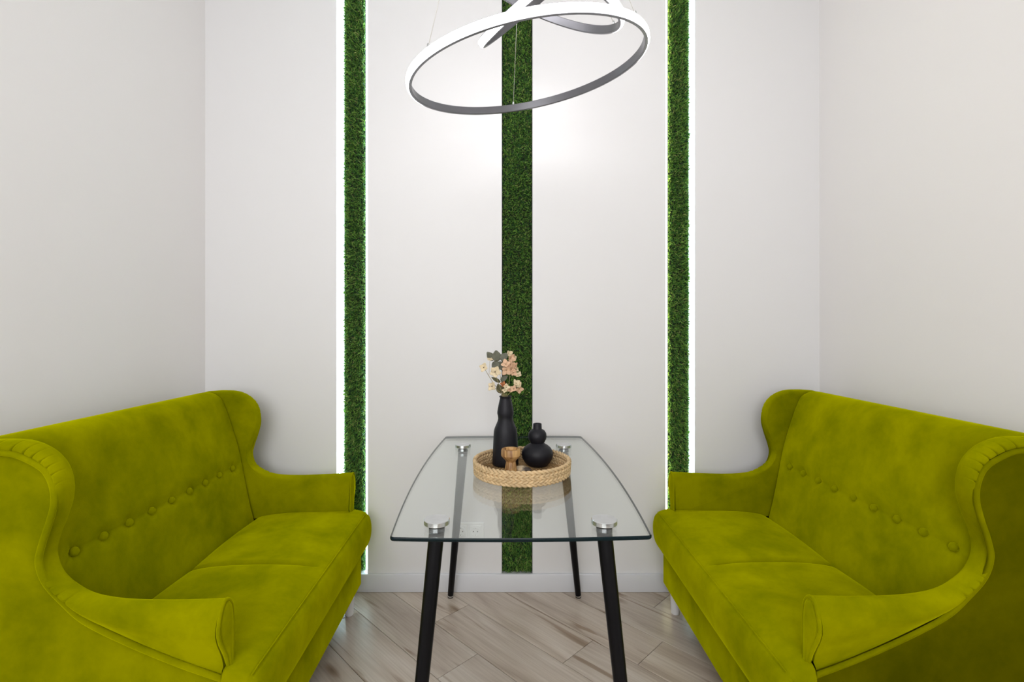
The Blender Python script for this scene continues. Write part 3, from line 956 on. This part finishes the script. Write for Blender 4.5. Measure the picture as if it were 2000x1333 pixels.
def blossom(root, ctr, r, mat, facing, n=4, eye=True, rot=0.3, cup=0.22):
    facing = facing.normalized()
    a = facing.orthogonal().normalized(); b = facing.cross(a)
    vs, fs = [], []
    for k in range(n):
        t = 2 * math.pi * k / n + rot
        d = a * math.cos(t) + b * math.sin(t)
        petal_geo(ctr - NECK + d * 0.0012 + facing * (0.0006 * (k % 2)), d + facing * 0.18, facing, r * rs.uniform(0.9, 1.15), r * 1.02, cup * rs.uniform(0.2, 1.2), vs, fs)
    fl = thick_obj('blossom', vs, fs, mat, root)
    if eye:
        lathe('flower_centre', [(0, -0.0005), (0.0018, 0.0), (0.0016, 0.0018), (0, 0.0026)], M['flower_eye'], fl, 10, tuple(ctr - NECK + facing * 0.0005), 80, facing.to_track_quat('Z', 'Y').to_euler())
    return fl

def twig(root, a, b, rad=0.0006):
    m = a.lerp(b, 0.5) + Vector((0, 0, 0.003))
    tube('side_twig', [a - NECK, m - NECK, b - NECK], rad, M['stem'], root, 5)

# eucalyptus, tall
r_, path = sprig('eucalyptus_sprig', 'tall grey-green eucalyptus sprig with round leaves, in the bottle vase', px3(972, 700, 0.012), -0.002, 'dried plant')
for (bx, by, tx_, ty_, w, dd) in ((964, 704, 951, 688, 0.028, 0.004), (971, 706, 968, 685, 0.038, 0.010), (977, 703, 993, 691, 0.028, 0.012), (972, 706, 963, 723, 0.030, 0.002), (974, 707, 982, 724, 0.028, 0.014)):
    leaf(r_, px3(bx, by, 0.010), px3(tx_, ty_, dd), w, M['euca'])
# eucalyptus, low
r_, path = sprig('eucalyptus_sprig', 'short olive eucalyptus sprig low at the rim of the bottle vase', px3(978, 744, 0.0), 0.001, 'dried plant')
for (bx, by, tx_, ty_, w, dd, mt) in ((977, 747, 960, 737, 0.014, -0.004, 'euca_dark'), (978, 744, 992, 735, 0.020, 0.004, 'euca'), (979, 768, 972, 750, 0.026, -0.008, 'euca_dark'), (980, 766, 984, 752, 0.018, -0.002, 'euca_dark')):
    leaf(r_, px3(bx, by, 0.0), px3(tx_, ty_, dd), w, M[mt])
# cream blossoms on the table-wall side
r_, path = sprig('dried_flower', 'cream dried flower with a dark eye reaching furthest out from the bottle vase', px3(945, 718, -0.006), -0.006, 'dried flower')
blossom(r_, px3(945, 718, -0.008), 0.0165, M['cream'], Vector((-0.35, -1, 0.15)), 4, True, 0.5)
blossom(r_, px3(957, 703, 0.000), 0.0125, M['cream'], Vector((0.1, -0.5, 0.9)), 4, False, 0.2)
twig(r_, path[-8] + NECK, px3(957, 704, 0.0))
r_, path = sprig('dried_flower', 'large cream dried flower in the middle of the bunch, below the eucalyptus leaves', px3(967, 727, -0.022), -0.004, 'dried flower')
blossom(r_, px3(967, 727, -0.026), 0.0200, M['cream'], Vector((-0.05, -1, 0.1)), 5, True, 0.9)
r_, path = sprig('dried_flower', 'single cream dried flower drooping low beside the neck of the bottle vase', px3(961, 755, -0.014), -0.003, 'dried flower')
blossom(r_, px3(961, 755, -0.016), 0.0165, M['cream'], Vector((-0.45, -1, 0.1)), 4, True, 0.2)
# blush clusters
r_, path = sprig('dried_hydrangea', 'large blush and cream dried hydrangea head against the turf', px3(996, 722, -0.004), 0.004, 'dried flower')
for (px, py, dd, rr_, mt) in ((994, 692, 0.004, 0.012, 'cream'), (998, 700, -0.006, 0.0145, 'blush'), (1005, 702, 0.010, 0.010, 'cream'), (988, 712, -0.012, 0.0150, 'blush'), (997, 713, -0.014, 0.0145, 'blush'), (1006, 715, -0.002, 0.011, 'blush'), (989, 724, -0.016, 0.0150, 'blush'), (999, 722, -0.012, 0.013, 'blush'), (1008, 722, 0.002, 0.009, 'cream'), (1003, 728, -0.006, 0.011, 'blush'), (1013, 733, -0.002, 0.010, 'cream')):
    c_ = px3(px, py, dd)
    twig(r_, path[-6] + NECK, c_)
    blossom(r_, c_, rr_ * 1.18, M[mt], Vector((rs.uniform(-.9, 1.1), -1, rs.uniform(-.4, .8))), 4, False, rs.uniform(0, 1.5), 0.4)
r_, path = sprig('dried_hydrangea', 'small blush dried sprig hanging low over the gourd vase', px3(1006, 758, -0.008), 0.006, 'dried flower')
for (px, py, dd, rr_, mt) in ((1008, 749, 0.0, 0.012, 'cream'), (1015, 752, -0.006, 0.011, 'cream'), (1014, 761, -0.008, 0.0125, 'blush'), (1003, 760, -0.014, 0.011, 'blush'), (996, 762, -0.014, 0.009, 'blush')):
    c_ = px3(px, py, dd)
    twig(r_, path[-7] + NECK, c_)
    blossom(r_, c_, rr_ * 1.18, M[mt], Vector((rs.uniform(-.9, 1.1), -1, rs.uniform(-.4, .8))), 4, False, rs.uniform(0, 1.5), 0.4)
r_, path = sprig('dried_hydrangea', 'rust and cream dried petals just above the rim of the bottle vase', px3(986, 757, -0.022), 0.001, 'dried flower')
for (px, py, dd, rr_, mt) in ((983, 752, -0.020, 0.0115, 'rust'), (989, 757, -0.026, 0.012, 'cream'), (986, 763, -0.024, 0.009, 'cream')):
    blossom(r_, px3(px, py, dd), rr_, M[mt], Vector((rs.uniform(-.4, .4), -1, rs.uniform(0, .8))), 4, False, rs.uniform(0, 1.5), 0.4)

# ------------------------------------------------------------------ pendant lamp: three tilted rings
lamp = empty('ring_pendant_lamp', (0.04, 1.65, CEIL))
tag(lamp, 'pendant lamp of three tilted graphite rings lit white around the outside', 'lamp')
LO = Vector(lamp.location)
def ring_frame(a, b):
    n = Vector((math.sin(a), math.sin(b), 1)).normalized()
    u = Vector((0, 1, 0)).cross(n).normalized()
    return u, n.cross(u), n
def lamp_ring(c, R, a, b, hang):
    u, v, n = ring_frame(a, b)
    c = Vector(c) - LO
    H2, T = 0.0145, 0.010
    N_ = 160
    def sweep(sec, name, mat, parent):
        vs, fs = [], []
        k = len(sec)
        for i in range(N_):
            t = 2 * math.pi * i / N_
            rd = u * math.cos(t) + v * math.sin(t)
            vs += [tuple(c + rd * (R + r) + n * h) for r, h in sec]
        for i in range(N_):
            j = (i + 1) % N_
            for q in range(k):
                q2 = (q + 1) % k
                fs.append((i * k + q, j * k + q, j * k + q2, i * k + q2))
        bm = bmesh.new(); bv = [bm.verts.new(p) for p in vs]
        for f in fs: bm.faces.new([bv[x] for x in f])
        o = bm_obj(name, bm, mat, parent, True)
        return auto_smooth(o, 35)
    ring = sweep([(-T, -H2 + .002), (-T + .002, -H2), (-.001, -H2), (0, -H2 + .001), (0, H2 - .001), (-.001, H2), (-T + .002, H2), (-T, H2 - .002)], 'lamp_ring', M['ring_metal'], lamp)
    d = sweep([(0.0, -H2 + .0025), (0.004, -H2 + .0035), (0.0065, -H2 * .4), (0.0065, H2 * .4), (0.004, H2 - .0035), (0.0, H2 - .0025)], 'light_diffuser', M['ring_led'], ring)
    d['label'] = 'glowing white diffuser'
    for t, top in hang:
        p = c + (u * math.cos(t) + v * math.sin(t)) * (R - T * .5) + n * H2
        q = Vector(top) - LO
        tube('cable', [p, p.lerp(q, .5), q], 0.0009, M['cable'], lamp, 6)
        lathe('cable_grip', [(0, -0.002), (0.0035, -0.002), (0.0035, 0.008), (0.002, 0.012), (0, 0.012)], M['steel'], lamp, 12, tuple(p))
CT = CEIL - 0.03
def cablepoint(c, R, a, b, px):
    """angle on the ring whose picture column is px (near side and far side)"""
    u, v, n = ring_frame(a, b)
    best = []
    for i in range(720):
        t = 2 * math.pi * i / 720
        p = Vector(c) + (u * math.cos(t) + v * math.sin(t)) * R
        best.append((abs(1000 + F_PX * p.x / p.y - px[0]) + abs(HORIZON - F_PX * (p.z - CAM_H) / p.y - px[1]), t))
    return min(best)[1]
r1 = ((0.048, 1.65, 2.13), 0.40, -0.17, -0.15)
lamp_ring(*r1, [(cablepoint(*r1, (835, 95)), (-0.075, 1.58, CT)), (cablepoint(*r1, (1246, 38)), (0.115, 1.60, CT)), (cablepoint(*r1, (1004, 212)), (0.045, 1.75, CT))])
r2 = ((0.092, 1.631, 2.397), 0.30, 0.421, -0.379)
lamp_ring(*r2, [(0.4, (0.10, 1.66, CT)), (2.5, (0.0, 1.68, CT)), (4.6, (0.05, 1.55, CT))])
r3 = ((0.053, 1.649, 2.355), 0.20, -0.972, -0.571)
lamp_ring(*r3, [(0.6, (0.09, 1.70, CT)), (-0.6, (0.09, 1.60, CT))])
lathe('ceiling_canopy', [(0, -0.032), (0.165, -0.032), (0.170, -0.029), (0.170, 0.0), (0, 0.0)], M['ring_metal'], lamp, 56, (0, 0, 0), 40)
